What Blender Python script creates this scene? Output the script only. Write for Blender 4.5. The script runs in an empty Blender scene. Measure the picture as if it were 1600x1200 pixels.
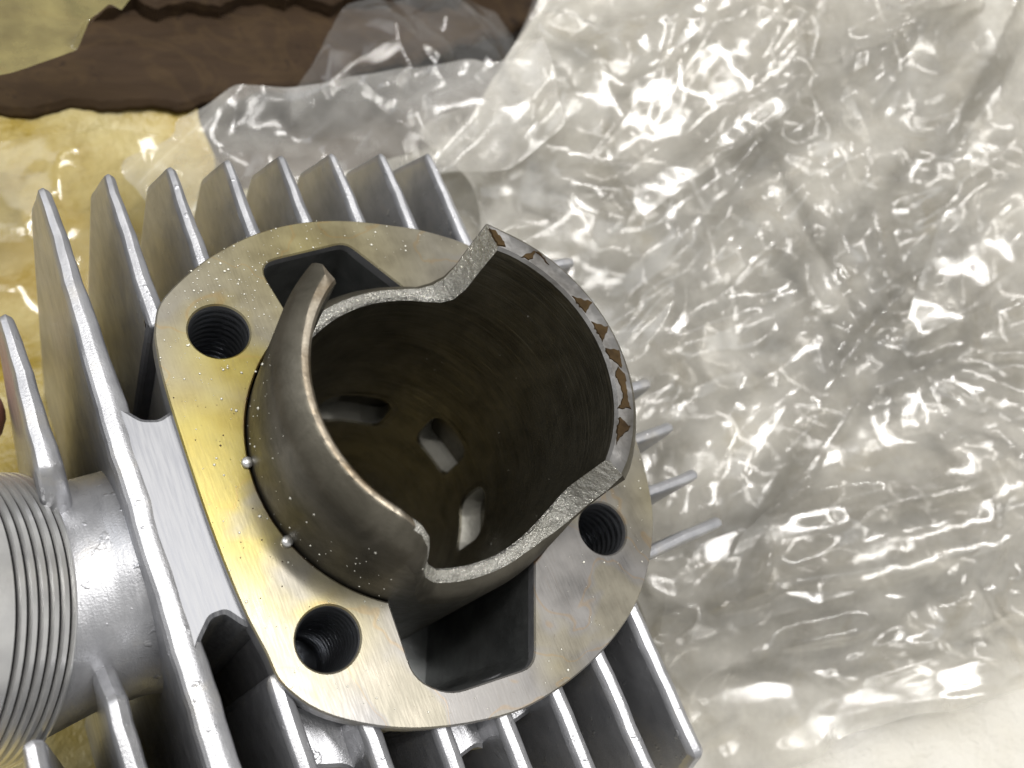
import bpy, bmesh, math, random
import numpy as np
from mathutils import Vector, Matrix
from mathutils.geometry import tessellate_polygon, delaunay_2d_cdt

# ------------------------------------------------------------------ camera, world, lamps, exposure
# one unit is one centimetre
random.seed(7)
SC = bpy.context.scene
SC.unit_settings.scale_length = 0.01
COL = SC.collection
CAM_ROT = (0.46749, -0.421, -0.44663)
CAM_LOC = (-5.04438, -2.8471, 10.54438)
FPX = 1330.42
cd = bpy.data.cameras.new('camera'); cam = bpy.data.objects.new('camera', cd); COL.objects.link(cam)
cam.location = CAM_LOC; cam.rotation_euler = CAM_ROT
cd.sensor_fit = 'HORIZONTAL'; cd.sensor_width = 36.0; cd.lens = FPX/1600*36
cd.clip_start = 0.1; cd.clip_end = 500
cd.dof.use_dof = True; cd.dof.focus_distance = 11.2; cd.dof.aperture_fstop = 0.25
SC.camera = cam

W = bpy.data.worlds.new('World'); SC.world = W; W.use_nodes = True
bg = W.node_tree.nodes['Background']; bg.inputs[0].default_value = (1.0, 0.985, 0.95, 1); bg.inputs[1].default_value = 0.5

def area(name, loc, target, sx, sy, power, colr, shape='RECTANGLE'):
    l = bpy.data.lights.new(name, 'AREA'); l.shape = shape; l.size = sx; l.size_y = sy
    l.energy = power; l.color = colr
    o = bpy.data.objects.new(name, l); COL.objects.link(o); o.location = loc
    o.rotation_euler = (Vector(target)-Vector(loc)).to_track_quat('-Z', 'Y').to_euler()
    return o
area('ceiling_tube_lamp', (8, 4, 63), (0, 0, 0), 46, 2.6, 39000, (1.0, 0.975, 0.945))
area('added_glint_light', (-22, 9, 58), (4, 0, 0), 3, 24, 11000, (1.0, 0.97, 0.93))  # added light, aimed so the film and fin crests catch more highlights
area('added_soft_light', (-55, 38, 50), (0, 0, 0), 36, 50, 12000, (0.92, 0.95, 1.0))  # added soft source for broad reflections on the metal, no actual window

SC.render.engine = 'CYCLES'
cy = SC.cycles
cy.use_denoising = True
try: cy.denoiser = 'OPENIMAGEDENOISE'
except Exception: pass
cy.max_bounces = 10; cy.transparent_max_bounces = 24; cy.diffuse_bounces = 3; cy.glossy_bounces = 5
cy.transmission_bounces = 4; cy.sample_clamp_indirect = 6; cy.caustics_reflective = False; cy.caustics_refractive = False
SC.view_settings.view_transform = 'Standard'; SC.view_settings.look = 'None'
SC.view_settings.exposure = 0.0; SC.view_settings.gamma = 1.0

# ------------------------------------------------------------------ helpers
_a, _b, _c = CAM_ROT
RC = np.array(Matrix.Rotation(_c, 3, 'Z') @ Matrix.Rotation(_b, 3, 'Y') @ Matrix.Rotation(_a, 3, 'X'))
def at(px, py, z):
    "world point on the level plane z that the photograph shows at pixel (px, py) of 1600x1200"
    v = RC @ np.array([(px-800)/FPX, -(py-600)/FPX, -1.0])
    return np.array(CAM_LOC) + v*((z-CAM_LOC[2])/v[2])

def link(name, me, mat=None, parent=None, smooth=True):
    o = bpy.data.objects.new(name, me); COL.objects.link(o)
    if mat is not None:
        for m in (mat if isinstance(mat, (list, tuple)) else [mat]): me.materials.append(m)
    if parent is not None: o.parent = parent
    if smooth and len(me.polygons):
        me.polygons.foreach_set('use_smooth', [True]*len(me.polygons))
    return o
def mesh(name, V, F, mat=None, parent=None, smooth=True, sharp=None, mi=None):
    me = bpy.data.meshes.new(name); me.from_pydata([tuple(map(float, v)) for v in V], [], [tuple(map(int, f)) for f in F])
    if mi is not None: 
        me.polygons.foreach_set('material_index', mi)
    me.validate(); me.update()
    o = link(name, me, mat, parent, smooth)
    if sharp is not None: me.set_sharp_from_angle(angle=math.radians(sharp))
    return o
def tag(o, label=None, cat=None, group=None, kind=None):
    if label: o['label'] = label
    if cat: o['category'] = cat
    if group: o['group'] = group
    if kind: o['kind'] = kind
    return o

class N:
    "small node-graph writer"
    def __init__(s, name):
        s.m = bpy.data.materials.new(name); s.m.use_nodes = True; s.t = s.m.node_tree
        s.t.nodes.clear(); s.out = s.t.nodes.new('ShaderNodeOutputMaterial')
        s.co = s.t.nodes.new('ShaderNodeTexCoord').outputs['Object']
    def n(s, typ, **kw):
        nd = s.t.nodes.new(typ)
        for k, v in kw.items():
            if k.startswith('i_'):
                key = k[2:]; key = int(key) if key.isdigit() else key.replace('_', ' ')
                if hasattr(v, 'is_output') or isinstance(v, bpy.types.NodeSocket): s.t.links.new(v, nd.inputs[key])
                else: nd.inputs[key].default_value = v
            else: setattr(nd, k, v)
        return nd
    def math(s, op, a, b=0.0, c=0.0, clamp=False):
        nd = s.n('ShaderNodeMath', operation=op, use_clamp=clamp)
        for i, v in enumerate((a, b, c)):
            if isinstance(v, bpy.types.NodeSocket): s.t.links.new(v, nd.inputs[i])
            else: nd.inputs[i].default_value = v
        return nd.outputs[0]
    def noise(s, scale, detail=4, rough=.55, vec=None, dist=0.0):
        nd = s.n('ShaderNodeTexNoise', i_Scale=scale, i_Detail=detail, i_Roughness=rough, i_Distortion=dist)
        s.t.links.new(vec if vec is not None else s.co, nd.inputs['Vector']); return nd.outputs['Fac']
    def stretch(s, sc, rot=(0, 0, 0), loc=(0, 0, 0)):
        nd = s.n('ShaderNodeMapping'); nd.inputs['Scale'].default_value = sc; nd.inputs['Rotation'].default_value = rot
        nd.inputs['Location'].default_value = loc
        s.t.links.new(s.co, nd.inputs['Vector']); return nd.outputs[0]
    def ramp(s, fac, stops, interp='LINEAR'):
        nd = s.n('ShaderNodeValToRGB'); cr = nd.color_ramp; cr.interpolation = interp
        while len(cr.elements) < len(stops): cr.elements.new(0.5)
        for e, (p, c) in zip(cr.elements, stops):
            e.position = p; e.color = (c, c, c, 1) if not isinstance(c, tuple) else (*c, 1)
        s.t.links.new(fac, nd.inputs[0]); return nd.outputs[0]
    def mix(s, fac, a, b, mode='MIX'):
        nd = s.n('ShaderNodeMix', data_type='RGBA', blend_type=mode)
        for i, v in ((0, fac), (6, a), (7, b)):
            if isinstance(v, bpy.types.NodeSocket): s.t.links.new(v, nd.inputs[i])
            else: nd.inputs[i].default_value = v if i == 0 else (*v, 1)
        return nd.outputs[2]
    def blob(s, x, y, r, soft=.5):
        "1 inside a disc round (x, y), 0 outside"
        nd = s.n('ShaderNodeVectorMath', operation='SUBTRACT'); s.t.links.new(s.co, nd.inputs[0]); nd.inputs[1].default_value = (x, y, 0)
        sp = s.n('ShaderNodeSeparateXYZ'); s.t.links.new(nd.outputs[0], sp.inputs[0])
        d2 = s.math('SQRT', s.math('ADD', s.math('MULTIPLY', sp.outputs[0], sp.outputs[0]), s.math('MULTIPLY', sp.outputs[1], sp.outputs[1])))
        return s.math('DIVIDE', s.math('SUBTRACT', r, d2), soft*r)
    def bump(s, h, strength=.3, dist=.02, nrm=None):
        nd = s.n('ShaderNodeBump', i_Strength=strength, i_Distance=dist); s.t.links.new(h, nd.inputs['Height'])
        if nrm is not None: s.t.links.new(nrm, nd.inputs['Normal'])
        return nd.outputs[0]
    def principled(s, base, metal=0.0, rough=.4, nrm=None, coat=0.0, spec=None, **kw):
        nd = s.n('ShaderNodeBsdfPrincipled')
        for key, v in (('Base Color', base), ('Metallic', metal), ('Roughness', rough), ('Coat Weight', coat)):
            if isinstance(v, bpy.types.NodeSocket): s.t.links.new(v, nd.inputs[key])
            else: nd.inputs[key].default_value = (*v, 1) if isinstance(v, tuple) else v
        for k, v in kw.items(): nd.inputs[k.replace('_', ' ')].default_value = v
        if nrm is not None: s.t.links.new(nrm, nd.inputs['Normal'])
        s.t.links.new(nd.outputs[0], s.out.inputs[0]); return nd

# ------------------------------------------------------------------ materials
def m_cast(name='cast_aluminium', worn=False):
    m = N(name)
    g = m.noise(38, 3); f = m.noise(2.2, 5); st = m.noise(9, 4, vec=m.stretch((3.2, .35, 1)))
    base = m.mix(m.ramp(f, [(.35, 0.), (.7, 1.)]), (.36, .365, .385), (.50, .505, .525))
    dirt = m.ramp(m.noise(1.1, 6, .65), [(.56, 0.), (.72, .35)])
    base = m.mix(dirt, base, (.40, .35, .24))
    ro = m.ramp(st, [(.3, .30), (.7, .46)])
    b1 = m.bump(g, .28, .014); b1 = m.bump(m.ramp(m.noise(5, 2), [(.66, 0.), (.72, 1.)]), .35, .02, b1); b2 = m.bump(st, .14 if worn else .12, .02, b1)
    m.principled(base, .72, ro, b2)
    return m.m
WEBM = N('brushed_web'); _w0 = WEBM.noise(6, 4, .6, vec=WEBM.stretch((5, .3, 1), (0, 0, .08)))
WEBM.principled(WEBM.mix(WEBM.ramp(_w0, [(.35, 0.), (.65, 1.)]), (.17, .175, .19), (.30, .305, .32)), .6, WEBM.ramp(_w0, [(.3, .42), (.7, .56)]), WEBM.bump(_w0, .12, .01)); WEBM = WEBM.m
CAST = m_cast(); CAST2 = m_cast('cast_aluminium_crest', True)

def m_flange():
    m = N('machined_flange_face')
    n1 = m.noise(.75, 3, .45, dist=.5); n2 = m.noise(1.7, 4, .5); fine = m.noise(30, 3)
    scr = m.noise(7, 3, vec=m.stretch((6, .5, 1), (0, 0, .6)))
    # oil stain: strong on the side of the exhaust, thin elsewhere
    left = m.math('MAXIMUM', m.math('MAXIMUM', m.blob(-2.75, .1, 2.2, .6), m.math('MULTIPLY', m.blob(-2.4, -1.7, 1.5, .9), .75)), m.math('MULTIPLY', m.blob(-1.9, 1.7, 1.5, .6), .8))
    left = m.math('MAXIMUM', left, 0.0, clamp=True)
    amt = m.math('MULTIPLY', left, m.ramp(n1, [(.36, .3), (.5, 1.)]), clamp=True)
    thin = m.math('MULTIPLY', m.ramp(n1, [(.50, 0.), (.56, 1.)]), .22)
    top = m.math('MULTIPLY', m.math('MAXIMUM', m.math('MAXIMUM', m.math('MULTIPLY', m.blob(-.6, 3.2, 3.0, .6), .8), m.math('MULTIPLY', m.blob(3.3, -2.0, 1.2, .6), .5)), m.math('MULTIPLY', m.blob(.6, -3.6, .5, .3), .2)), .5, clamp=True)
    amt = m.math('MAXIMUM', m.math('MAXIMUM', amt, thin), top, clamp=True)
    edge = m.ramp(n1, [(.490, 0.), (.497, 1.), (.503, 1.), (.51, 0.)])
    clean = m.mix(m.ramp(n2, [(.3, 0.), (.7, 1.)]), (.15, .145, .14), (.205, .198, .19))
    yel = m.mix(m.ramp(n2, [(.35, 0.), (.65, 1.)]), (.20, .155, .022), (.27, .225, .055))
    base = m.mix(amt, clean, yel)
    base = m.mix(m.math('MULTIPLY', edge, .3), base, (.25, .15, .04))
    # brown ring of dried oil close to the liner
    sp = m.n('ShaderNodeSeparateXYZ'); m.t.links.new(m.co, sp.inputs[0])
    rr = m.math('SQRT', m.math('ADD', m.math('MULTIPLY', sp.outputs[0], sp.outputs[0]), m.math('MULTIPLY', sp.outputs[1], sp.outputs[1])))
    ring = m.math('ADD', rr, m.math('MULTIPLY', m.math('SUBTRACT', n2, .5), .16))
    base = m.mix(m.ramp(m.math('SUBTRACT', ring, 2.0), [(.36, .95), (.41, .0)]), base, (.10, .05, .015))
    for rz, sc_ in ((.5, 5.), (1.9, 6.5), (-.7, 4.)):
        ln = m.noise(sc_, 1, .5, vec=m.stretch((6, .16, 1), (0, 0, rz)))
        base = m.mix(m.ramp(ln, [(.640, 0.), (.648, .35), (.656, 0.)]), base, (.12, .09, .06))
    holes = m.ramp(m.noise(16, 2), [(.25, .6), (.29, 0.)])
    base = m.mix(m.math('MULTIPLY', holes, .5), base, (.07, .05, .03))
    ro = m.math('ADD', m.ramp(n2, [(.3, .20), (.7, .36)]), m.math('MULTIPLY', m.ramp(scr, [(.4, 0.), (.6, 1.)]), .06))
    b1 = m.bump(scr, .06, .01); b2 = m.bump(fine, .05, .006, b1); m.principled(base, .55, m.math('ADD', ro, .06), b2, coat=m.math('ADD', m.math('MULTIPLY', amt, .5), .08), Coat_Roughness=.16)
    return m.m
FLANGE = m_flange()

def m_liner(name, c1, c2, r0, r1, rings=False, rough_cut=False):
    m = N(name)
    n1 = m.noise(1.6, 6, .6, dist=.5); n2 = m.noise(8, 4)
    base = m.mix(m.ramp(n1, [(.35, 0.), (.65, 1.)]), c1, c2)
    b = None
    if rings:
        h = m.noise(10, 3, .7, vec=m.stretch((.015, .015, 3.2), (.04, .03, 0)))
        h2 = m.noise(30, 2, .7, vec=m.stretch((.01, .01, 2.4), (-.05, .05, 0)))
        b = m.bump(h, .4, .03); b = m.bump(h2, .35, .02, b)
        base = m.mix(m.ramp(h, [(.4, 0.), (.7, .35)]), base, (.30, .27, .20))
    elif rough_cut:
        h = m.noise(22, 4, .7); h3 = m.noise(9, 3); b = m.bump(h, 1.0, .09); b = m.bump(h3, .9, .09, b)
    else:
        h = m.noise(26, 3); b = m.bump(h, .2, .012)
    m.principled(base, .85, m.ramp(n2, [(.3, r0), (.7, r1)]), b, **({'Anisotropic': .6} if rings else {}))
    return m.m
LINER_OUT = m_liner('liner_outer_wall', (.085, .078, .06), (.15, .138, .11), .36, .5)
LINER_IN = m_liner('honed_bore_wall', (.085, .080, .064), (.20, .188, .15), .28, .40, rings=True)
LINER_RIM = m_liner('liner_rim_face', (.12, .112, .10), (.30, .295, .29), .3, .46)
LINER_CUT = m_liner('rough_cut_face', (.55, .54, .49), (.74, .73, .68), .2, .36, rough_cut=True)
LINER_WORN = m_liner('worn_oily_rim', (.10, .07, .035), (.30, .27, .22), .36, .55)
VARNISH = m_liner('brown_varnish', (.022, .013, .006), (.075, .048, .020), .4, .65)
DARKIN = m_liner('passage_wall', (.20, .21, .21), (.30, .31, .31), .35, .5)
PORTM = N('port_casting'); PORTM.principled(PORTM.mix(PORTM.noise(3, 4), (.40, .39, .33), (.60, .59, .54)), .35, .5, PORTM.bump(PORTM.noise(14, 4), .4, .03)); PORTM = PORTM.m
THREAD = N('thread_aluminium'); THREAD.principled(THREAD.mix(THREAD.ramp(THREAD.noise(3, 4), [(.3, 0.), (.7, 1.)]), (.66, .66, .66), (.80, .80, .79)), .85, .3, THREAD.bump(THREAD.noise(30, 2), .15, .01)); THREAD = THREAD.m
GROOVE_SHADE = N('thread_groove_shade'); GROOVE_SHADE.principled((.10, .098, .10), .8, .4); GROOVE_SHADE = GROOVE_SHADE.m  # dark metal for the grooves: recess shade put into the colour
HOLE = N('bolt_hole_thread'); HOLE.principled((.26, .27, .29), .9, .28); HOLE = HOLE.m

def m_film(name, tint, milk, milkcol, rough=.07, gl=.75, spots=0.):
    m = N(name)
    fr = m.n('ShaderNodeFresnel', i_IOR=1.55).outputs[0]
    n = m.noise(1.2, 4)
    tr = m.n('ShaderNodeBsdfTransparent'); tr.inputs[0].default_value = (*tint, 1)
    fn = m.noise(26, 4, .6); bm = m.bump(fn, .12, .02)
    glo = m.n('ShaderNodeBsdfGlossy', i_Roughness=rough); glo.inputs['Color'].default_value = (1, 1, 1, 1); m.t.links.new(bm, glo.inputs['Normal'])
    dif = m.n('ShaderNodeBsdfDiffuse'); trl = m.n('ShaderNodeBsdfTranslucent')
    if spots:
        sc = m.mix(m.ramp(m.noise(.9, 5, .6, dist=.6), [(.56, 0.), (.70, spots)]), milkcol, (.50, .38, .13))
        m.t.links.new(sc, dif.inputs[0]); m.t.links.new(sc, trl.inputs[0])
    else:
        dif.inputs[0].default_value = (*milkcol, 1); trl.inputs[0].default_value = (*milkcol, 1)
    mk = m.n('ShaderNodeMixShader'); mk.inputs[0].default_value = .3
    m.t.links.new(dif.outputs[0], mk.inputs[1]); m.t.links.new(trl.outputs[0], mk.inputs[2])
    m1 = m.n('ShaderNodeMixShader'); m.t.links.new(m.ramp(n, [(.3, milk*.6), (.7, milk*1.5)]), m1.inputs[0])
    m.t.links.new(tr.outputs[0], m1.inputs[1]); m.t.links.new(mk.outputs[0], m1.inputs[2])
    m2 = m.n('ShaderNodeMixShader'); m.t.links.new(m.math('MULTIPLY', fr, gl*1.6, clamp=True), m2.inputs[0])
    m.t.links.new(m1.outputs[0], m2.inputs[1]); m.t.links.new(glo.outputs[0], m2.inputs[2])
    m.t.links.new(m2.outputs[0], m.out.inputs[0]); return m.m
FILM_TOP = m_film('clear_film', (.985, .98, .97), .06, (.97, .965, .94), rough=.12, gl=.62)
FILM_MID = m_film('cloudy_film', (.985, .975, .945), .38, (.985, .965, .905), rough=.14, gl=.5, spots=.3)
FILM_BACK = m_film('bunched_film', (.965, .96, .94), .24, (.96, .94, .89), rough=.15, gl=.65)
FILM_YEL = m_film('yellowed_film', (.95, .91, .74), .22, (.74, .68, .42), rough=.1, spots=.6)
FILM_FLAP = m_film('olive_film', (.85, .80, .52), .42, (.50, .44, .18), rough=.12, spots=.5)

PAPER = N('white_packing_paper')
_p = PAPER; _b1 = _p.bump(_p.noise(9, 6, .75), .9, .08); _b2 = _p.bump(_p.noise(1.2, 4), .4, .3, _b1)
_p.principled(_p.mix(_p.ramp(_p.noise(.5, 6, .6), [(.35, 0.), (.7, 1.)]), (.86, .83, .74), (.94, .92, .86)), 0, .55, _b2); PAPER = PAPER.m
YPAPER = N('oiled_yellow_paper')
_p = YPAPER; _p.principled(_p.mix(_p.ramp(_p.noise(.45, 6, .6, dist=.5), [(.38, 0.), (.62, 1.)]), (.42, .30, .035), (.62, .53, .26)), 0, .35, _p.bump(_p.noise(1.4, 5), .6, .3)); YPAPER = YPAPER.m
WOOD = N('dark_brown_wood')
_p = WOOD; _w = _p.noise(1.1, 6, .62, vec=_p.stretch((.35, 1.6, 1.6)), dist=.8); _s = _p.noise(.55, 5, .6, dist=1.0)
_c1 = _p.mix(_p.ramp(_w, [(.3, 0.), (.7, 1.)]), (.030, .017, .008), (.050, .030, .015))
_c1 = _p.mix(_p.ramp(_s, [(.50, 0.), (.55, .08), (.62, 0.)]), _c1, (.20, .13, .05))
_c1 = _p.mix(_p.ramp(_p.noise(.8, 5, .7, dist=1.4), [(.63, 0.), (.68, .85)]), _c1, (.018, .010, .006))
_p.principled(_c1, 0, .75, _p.bump(_w, .5, .15), Specular_IOR_Level=.25); WOOD = WOOD.m
GROUND = N('bench_top'); GROUND.principled(GROUND.mix(GROUND.noise(.3, 4), (.05, .035, .02), (.10, .07, .045)), 0, .7); GROUND = GROUND.m
SKIN = N('skin'); SKIN.principled(SKIN.mix(SKIN.noise(4, 4), (.34, .13, .09), (.46, .21, .15)), 0, .45, SKIN.bump(SKIN.noise(25, 3), .3, .02), Subsurface_Weight=.1); SKIN = SKIN.m
DUSTM = N('pale_dust'); DUSTM.principled((.95, .93, .82), 0, .5); DUSTM = DUSTM.m
GRIT = N('dark_grit'); GRIT.principled((.09, .055, .035), 0, .6); GRIT = GRIT.m

# ------------------------------------------------------------------ polygon tools
def inset(P, d):
    P = np.asarray(P, float); n = len(P); out = []
    for i in range(n):
        a, b, c = P[i-1], P[i], P[(i+1) % n]
        e1 = b-a; e2 = c-b; e1 /= np.hypot(*e1)+1e-9; e2 /= np.hypot(*e2)+1e-9
        n1 = np.array([-e1[1], e1[0]]); n2 = np.array([-e2[1], e2[0]])
        m = n1+n2; m /= max(.5, m@m/2)**1.0
        m = m/ (np.hypot(*m)+1e-9) / max(.45, math.sqrt(max(0.0, (1+n1@n2)/2)))
        out.append(b+m*d)
    return np.array(out)          # for a counter-clockwise loop this moves inwards
def resample(P, step, closed=True):
    P = np.asarray(P, float)
    if closed: P = np.vstack([P, P[:1]])
    out = []
    for a, b in zip(P[:-1], P[1:]):
        k = max(1, int(np.hypot(*(b-a))/step))
        for i in range(k): out.append(a+(b-a)*i/k)
    return np.array(out)
def in_poly(X, Y, P):
    r = np.zeros(X.shape, bool); n = len(P)
    for i in range(n):
        (xa, ya), (xb, yb) = P[i-1], P[i]
        c = ((ya > Y) != (yb > Y)) & (X < (xb-xa)*(Y-ya)/(yb-ya+1e-12)+xa); r ^= c
    return r
def round_poly(P, r, seg=5):
    P = np.asarray(P, float); n = len(P); out = []
    rs = r if hasattr(r, '__len__') else [r]*n
    for i in range(n):
        a, b, c = P[i-1], P[i], P[(i+1) % n]; rr = rs[i]
        if rr <= 0: out.append(b); continue
        u = a-b; v = c-b; lu, lv = np.hypot(*u), np.hypot(*v); rr = min(rr, .45*lu, .45*lv)
        p0 = b+u/lu*rr; p1 = b+v/lv*rr
        for k in range(seg+1):
            t = k/seg; out.append((1-t)**2*p0+2*t*(1-t)*b+t*t*p1)
    return np.array(out)
def spline(P, k=6):
    P = np.asarray(P, float); n = len(P); out = []
    for i in range(n):
        p0, p1, p2, p3 = P[i-1], P[i], P[(i+1) % n], P[(i+2) % n]
        for j in range(k):
            t = j/k
            out.append(.5*((2*p1)+(-p0+p2)*t+(2*p0-5*p1+4*p2-p3)*t*t+(-p0+3*p1-3*p2+p3)*t**3))
    return np.array(out)
def ccw(P):
    P = np.asarray(P, float); x, y = P[:, 0], P[:, 1]
    return P if (x*np.roll(y, -1)-y*np.roll(x, -1)).sum() > 0 else P[::-1]
def plate(name, outer, holes, z1, z0, mat, parent, bev=.03, mats=None, jag=0.0):
    outer = ccw(outer); holes = [ccw(h)[::-1] for h in holes]
    V = []; F = []; MI = []
    loops = []
    for P in [outer]+holes:
        s = len(V); Q = inset(P, bev); n = len(P)
        V += [(x, y, z1) for x, y in Q]
        V += [(x, y, z1-bev) for x, y in P]
        V += [(x, y, z0) for x, y in P]
        for i in range(n):
            j = (i+1) % n
            F += [(s+i, s+n+i, s+n+j, s+j), (s+n+i, s+2*n+i, s+2*n+j, s+n+j)]; MI += [0, 1]
        loops.append((s, Q))
    tri = tessellate_polygon([[Vector((x, y, 0)) for x, y in Q] for s, Q in loops])
    idx = []
    for s, Q in loops: idx += list(range(s, s+len(Q)))
    for t in tri:
        a, b, c = [idx[i] for i in t]
        A, B, C_ = [np.array(V[i][:2]) for i in (a, b, c)]
        cr = (B[0]-A[0])*(C_[1]-A[1])-(B[1]-A[1])*(C_[0]-A[0])
        F.append((a, b, c) if cr > 0 else (a, c, b)); MI.append(0)
    return mesh(name, V, F, mats or mat, parent, True, 35, MI if mats else None)

# ------------------------------------------------------------------ the engine cylinder
cyl = bpy.data.objects.new('engine_cylinder', None); COL.objects.link(cyl); cyl.location = (0, 0, -8.2)
tag(cyl, 'silver aluminium two-stroke engine cylinder with oily flange, notched steel liner and long cooling fins', 'engine cylinder')
_par = bpy.data.objects  # children are modelled in world coordinates
def child(o):
    o.parent = cyl; o.matrix_parent_inverse = Matrix.Translation((0, 0, 8.2)); return o

# flange outline (angle, radius), counter-clockwise
fl = []
for a, r in [(-30, 3.76), (-18, 3.62), (-5, 3.5), (8, 3.42), (22, 3.4), (36, 3.42), (52, 3.5), (64, 3.5), (74, 3.5), (90, 3.6), (105, 3.72), (120, 3.8), (134, 3.86), (141, 3.76), (147, 3.58)]:
    fl.append((r*math.cos(math.radians(a)), r*math.sin(math.radians(a))))
fl += [(-3.04, 1.4), (-3.05, .4), (-3.04, -.5), (-2.99, -1.4), (-2.9, -2.0)]
for a, r in [(-139, 3.74), (-129, 3.84), (-114, 3.84), (-97, 3.86), (-85, 3.88), (-72, 3.9), (-60, 3.93), (-50, 3.92), (-39, 3.86)]:
    fl.append((r*math.cos(math.radians(a)), r*math.sin(math.radians(a))))
FL = spline(fl, 5)
RO = 2.35
def arc(a0, a1, r, step=3.0):
    k = max(2, int(abs(a1-a0)/step)); return [(r*math.cos(math.radians(a0+(a1-a0)*i/k)), r*math.sin(math.radians(a0+(a1-a0)*i/k))) for i in range(k+1)]
# bore opening joined with the two transfer openings that touch it
P_TOP = [(.67, 2.27), (.05, 3.19), (-1.35, 3.06), (-1.16, 2.06)]
P_BOT = [(-1.29, -1.98), (-1.33, -2.98), (-.98, -3.32), (.26, -3.46), (.88, -2.2)]
top_r = round_poly(P_TOP, [0, .16, .3, 0]); bot_r = round_poly(P_BOT, [0, .3, .3, .2, 0])
RG = 2.375
ang = lambda p: math.degrees(math.atan2(p[1], p[0]))
bore = arc(-68, 73.5, RG)+list(map(tuple, top_r))+arc(119.5, 236.5, RG)+list(map(tuple, bot_r))
holes = [np.array(bore)]
HC = [(-2.16, 2.134), (-2.16, -2.134), (2.16, -2.134), (2.16, 2.134)]; RH = .395
for hx, hy in HC:
    holes.append(np.array([(hx+RH*math.cos(t), hy+RH*math.sin(t)) for t in np.linspace(0, 2*math.pi, 48, endpoint=False)]))
flange = child(plate('flange', FL, holes, 0, -.34, None, None, .022, [FLANGE, CAST]))

# threaded bolt holes
for hx, hy in HC:
    V = []; F = []; nt = 40; nz = 90
    for k in range(nz+1):
        z = -.02-k*.026
        for i in range(nt):
            t = 2*math.pi*i/nt; ph = (z/.15+i/nt) % 1.0
            r = RH+.004-(.035*(1-abs(2*ph-1)) if z < -.12 else 0)
            V.append((hx+r*math.cos(t), hy+r*math.sin(t), z))
    for k in range(nz):
        for i in range(nt):
            j = (i+1) % nt; F.append((k*nt+i, k*nt+j, (k+1)*nt+j, (k+1)*nt+i))
    F.append(tuple(nz*nt+i for i in range(nt)))
    o = mesh('bolt_hole', V, F, HOLE); o.parent = flange

# core under the flange, open where bore and passages run
core_out = []
for x, y in inset(ccw(FL), .10): core_out.append((x, y))
core = child(plate('core_body', np.array(core_out), [inset(ccw(holes[0]), -.012)]+[ccw(h) for h in [inset(ccw(q), -.012) for q in holes[1:]]], -.35, -8.1, CAST, None, .02))

# transfer passages: the walls that run down from the openings
def passage(P, deep, shift):
    P = ccw(P); n = len(P); V = []; F = []; K = 8
    for k in range(K+1):
        z = -.02-deep*k/K; s = 1-.05*k/K
        c = P.mean(0)
        for x, y in P: V.append((c[0]+(x-c[0])*s+shift[0]*k/K, c[1]+(y-c[1])*s+shift[1]*k/K, z))
    for k in range(K):
        for i in range(n):
            j = (i+1) % n; F.append((k*n+i, k*n+j, (k+1)*n+j, (k+1)*n+i))
    F.append(tuple(K*n+i for i in range(n)))
    o = mesh('transfer_passage', V, F, DARKIN, None, True, 40); o.parent = flange
pt = list(map(tuple, top_r))+[(-.9, 1.98), (0, 2.2)][::1]
passage(np.array(list(map(tuple, inset(ccw(np.array(list(map(tuple, top_r))+arc(118, 75, RO-.05, 8))), -.004)))), 4.0, (0, -.1))
passage(np.array(list(map(tuple, inset(ccw(np.array(list(map(tuple, bot_r))+arc(-70, -121, RO-.05, 8))), -.004)))), 4.2, (0, .1))

# liner: a tube with two raised skirts and two notches
HR = 2.03; RI = 1.965
# columns: inner angle, outer angle, inner height, outer height, rim outer radius, drop of the outer bevel
key = [
 (-50, -50, HR, 1.92, 2.26, .05), (-46, -46, HR, HR-.02, 2.24, .10), (-20, -20, HR, HR, 2.24, .13), (20, 20, HR, HR, 2.24, .13), (50, 55, HR, HR, 2.25, .10), (55.5, 60.8, HR-.01, HR-.02, 2.30, .04),
 (56.2, 61.3, 1.5, 1.5, 2.31, .03), (56.6, 61.6, .95, .95, 2.30, .03), (58.5, 63, .62, .60, 2.27, .05), (62, 66, .46, .42, 2.22, .12), (68, 71, .39, .35, 2.16, .28), (80, 80, .37, .34, 2.13, .32), (100, 100, .37, .34, 2.13, .32),
 (122, 119, .38, .35, 2.14, .32), (126.5, 123.6, .45, .45, 2.18, .25), (127.6, 124.8, 1.0, 1.0, 2.24, .10), (128, 125.4, HR-.03, HR-.06, 2.24, .10), (131, 129, HR, HR, 2.13, .2), (150, 150, HR, HR, 2.09, .3), (190, 190, HR, HR, 2.08, .34), (220, 222, HR, HR, 2.07, .34),
 (229, 230.5, 1.90, 1.86, 2.06, .32), (234, 235, 1.66, 1.60, 2.08, .3), (238, 238.5, 1.28, 1.22, 2.1, .3), (241, 241, .88, .84, 2.12, .3), (244, 244, .62, .58, 2.12, .3), (248, 247.5, .46, .43, 2.13, .3), (250, 250, .40, .36, 2.13, .32), (270, 270, .40, .36, 2.13, .32), (286, 286, .42, .38, 2.14, .30),
 (294, 294, .50, .40, 2.18, .22), (300, 300, .62, .50, 2.24, .12), (306, 305, .82, .66, 2.29, .06), (308.8, 308.2, 1.05, 1.0, 2.31, .03), (309.6, 309.6, 1.5, 1.5, 2.31, .03), (310, 310, HR, 1.92, 2.26, .05)]
key = np.array(key, float)
s = np.concatenate([[0], np.cumsum(np.maximum(np.diff(key[:, 1]), .9))]); s /= s[-1]
tt = []
for i in range(len(key)-1):
    k = max(2, int(round((key[i+1, 1]-key[i, 1])/1.6))); tt += list(s[i]+(s[i+1]-s[i])*np.arange(k)/k)
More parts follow.
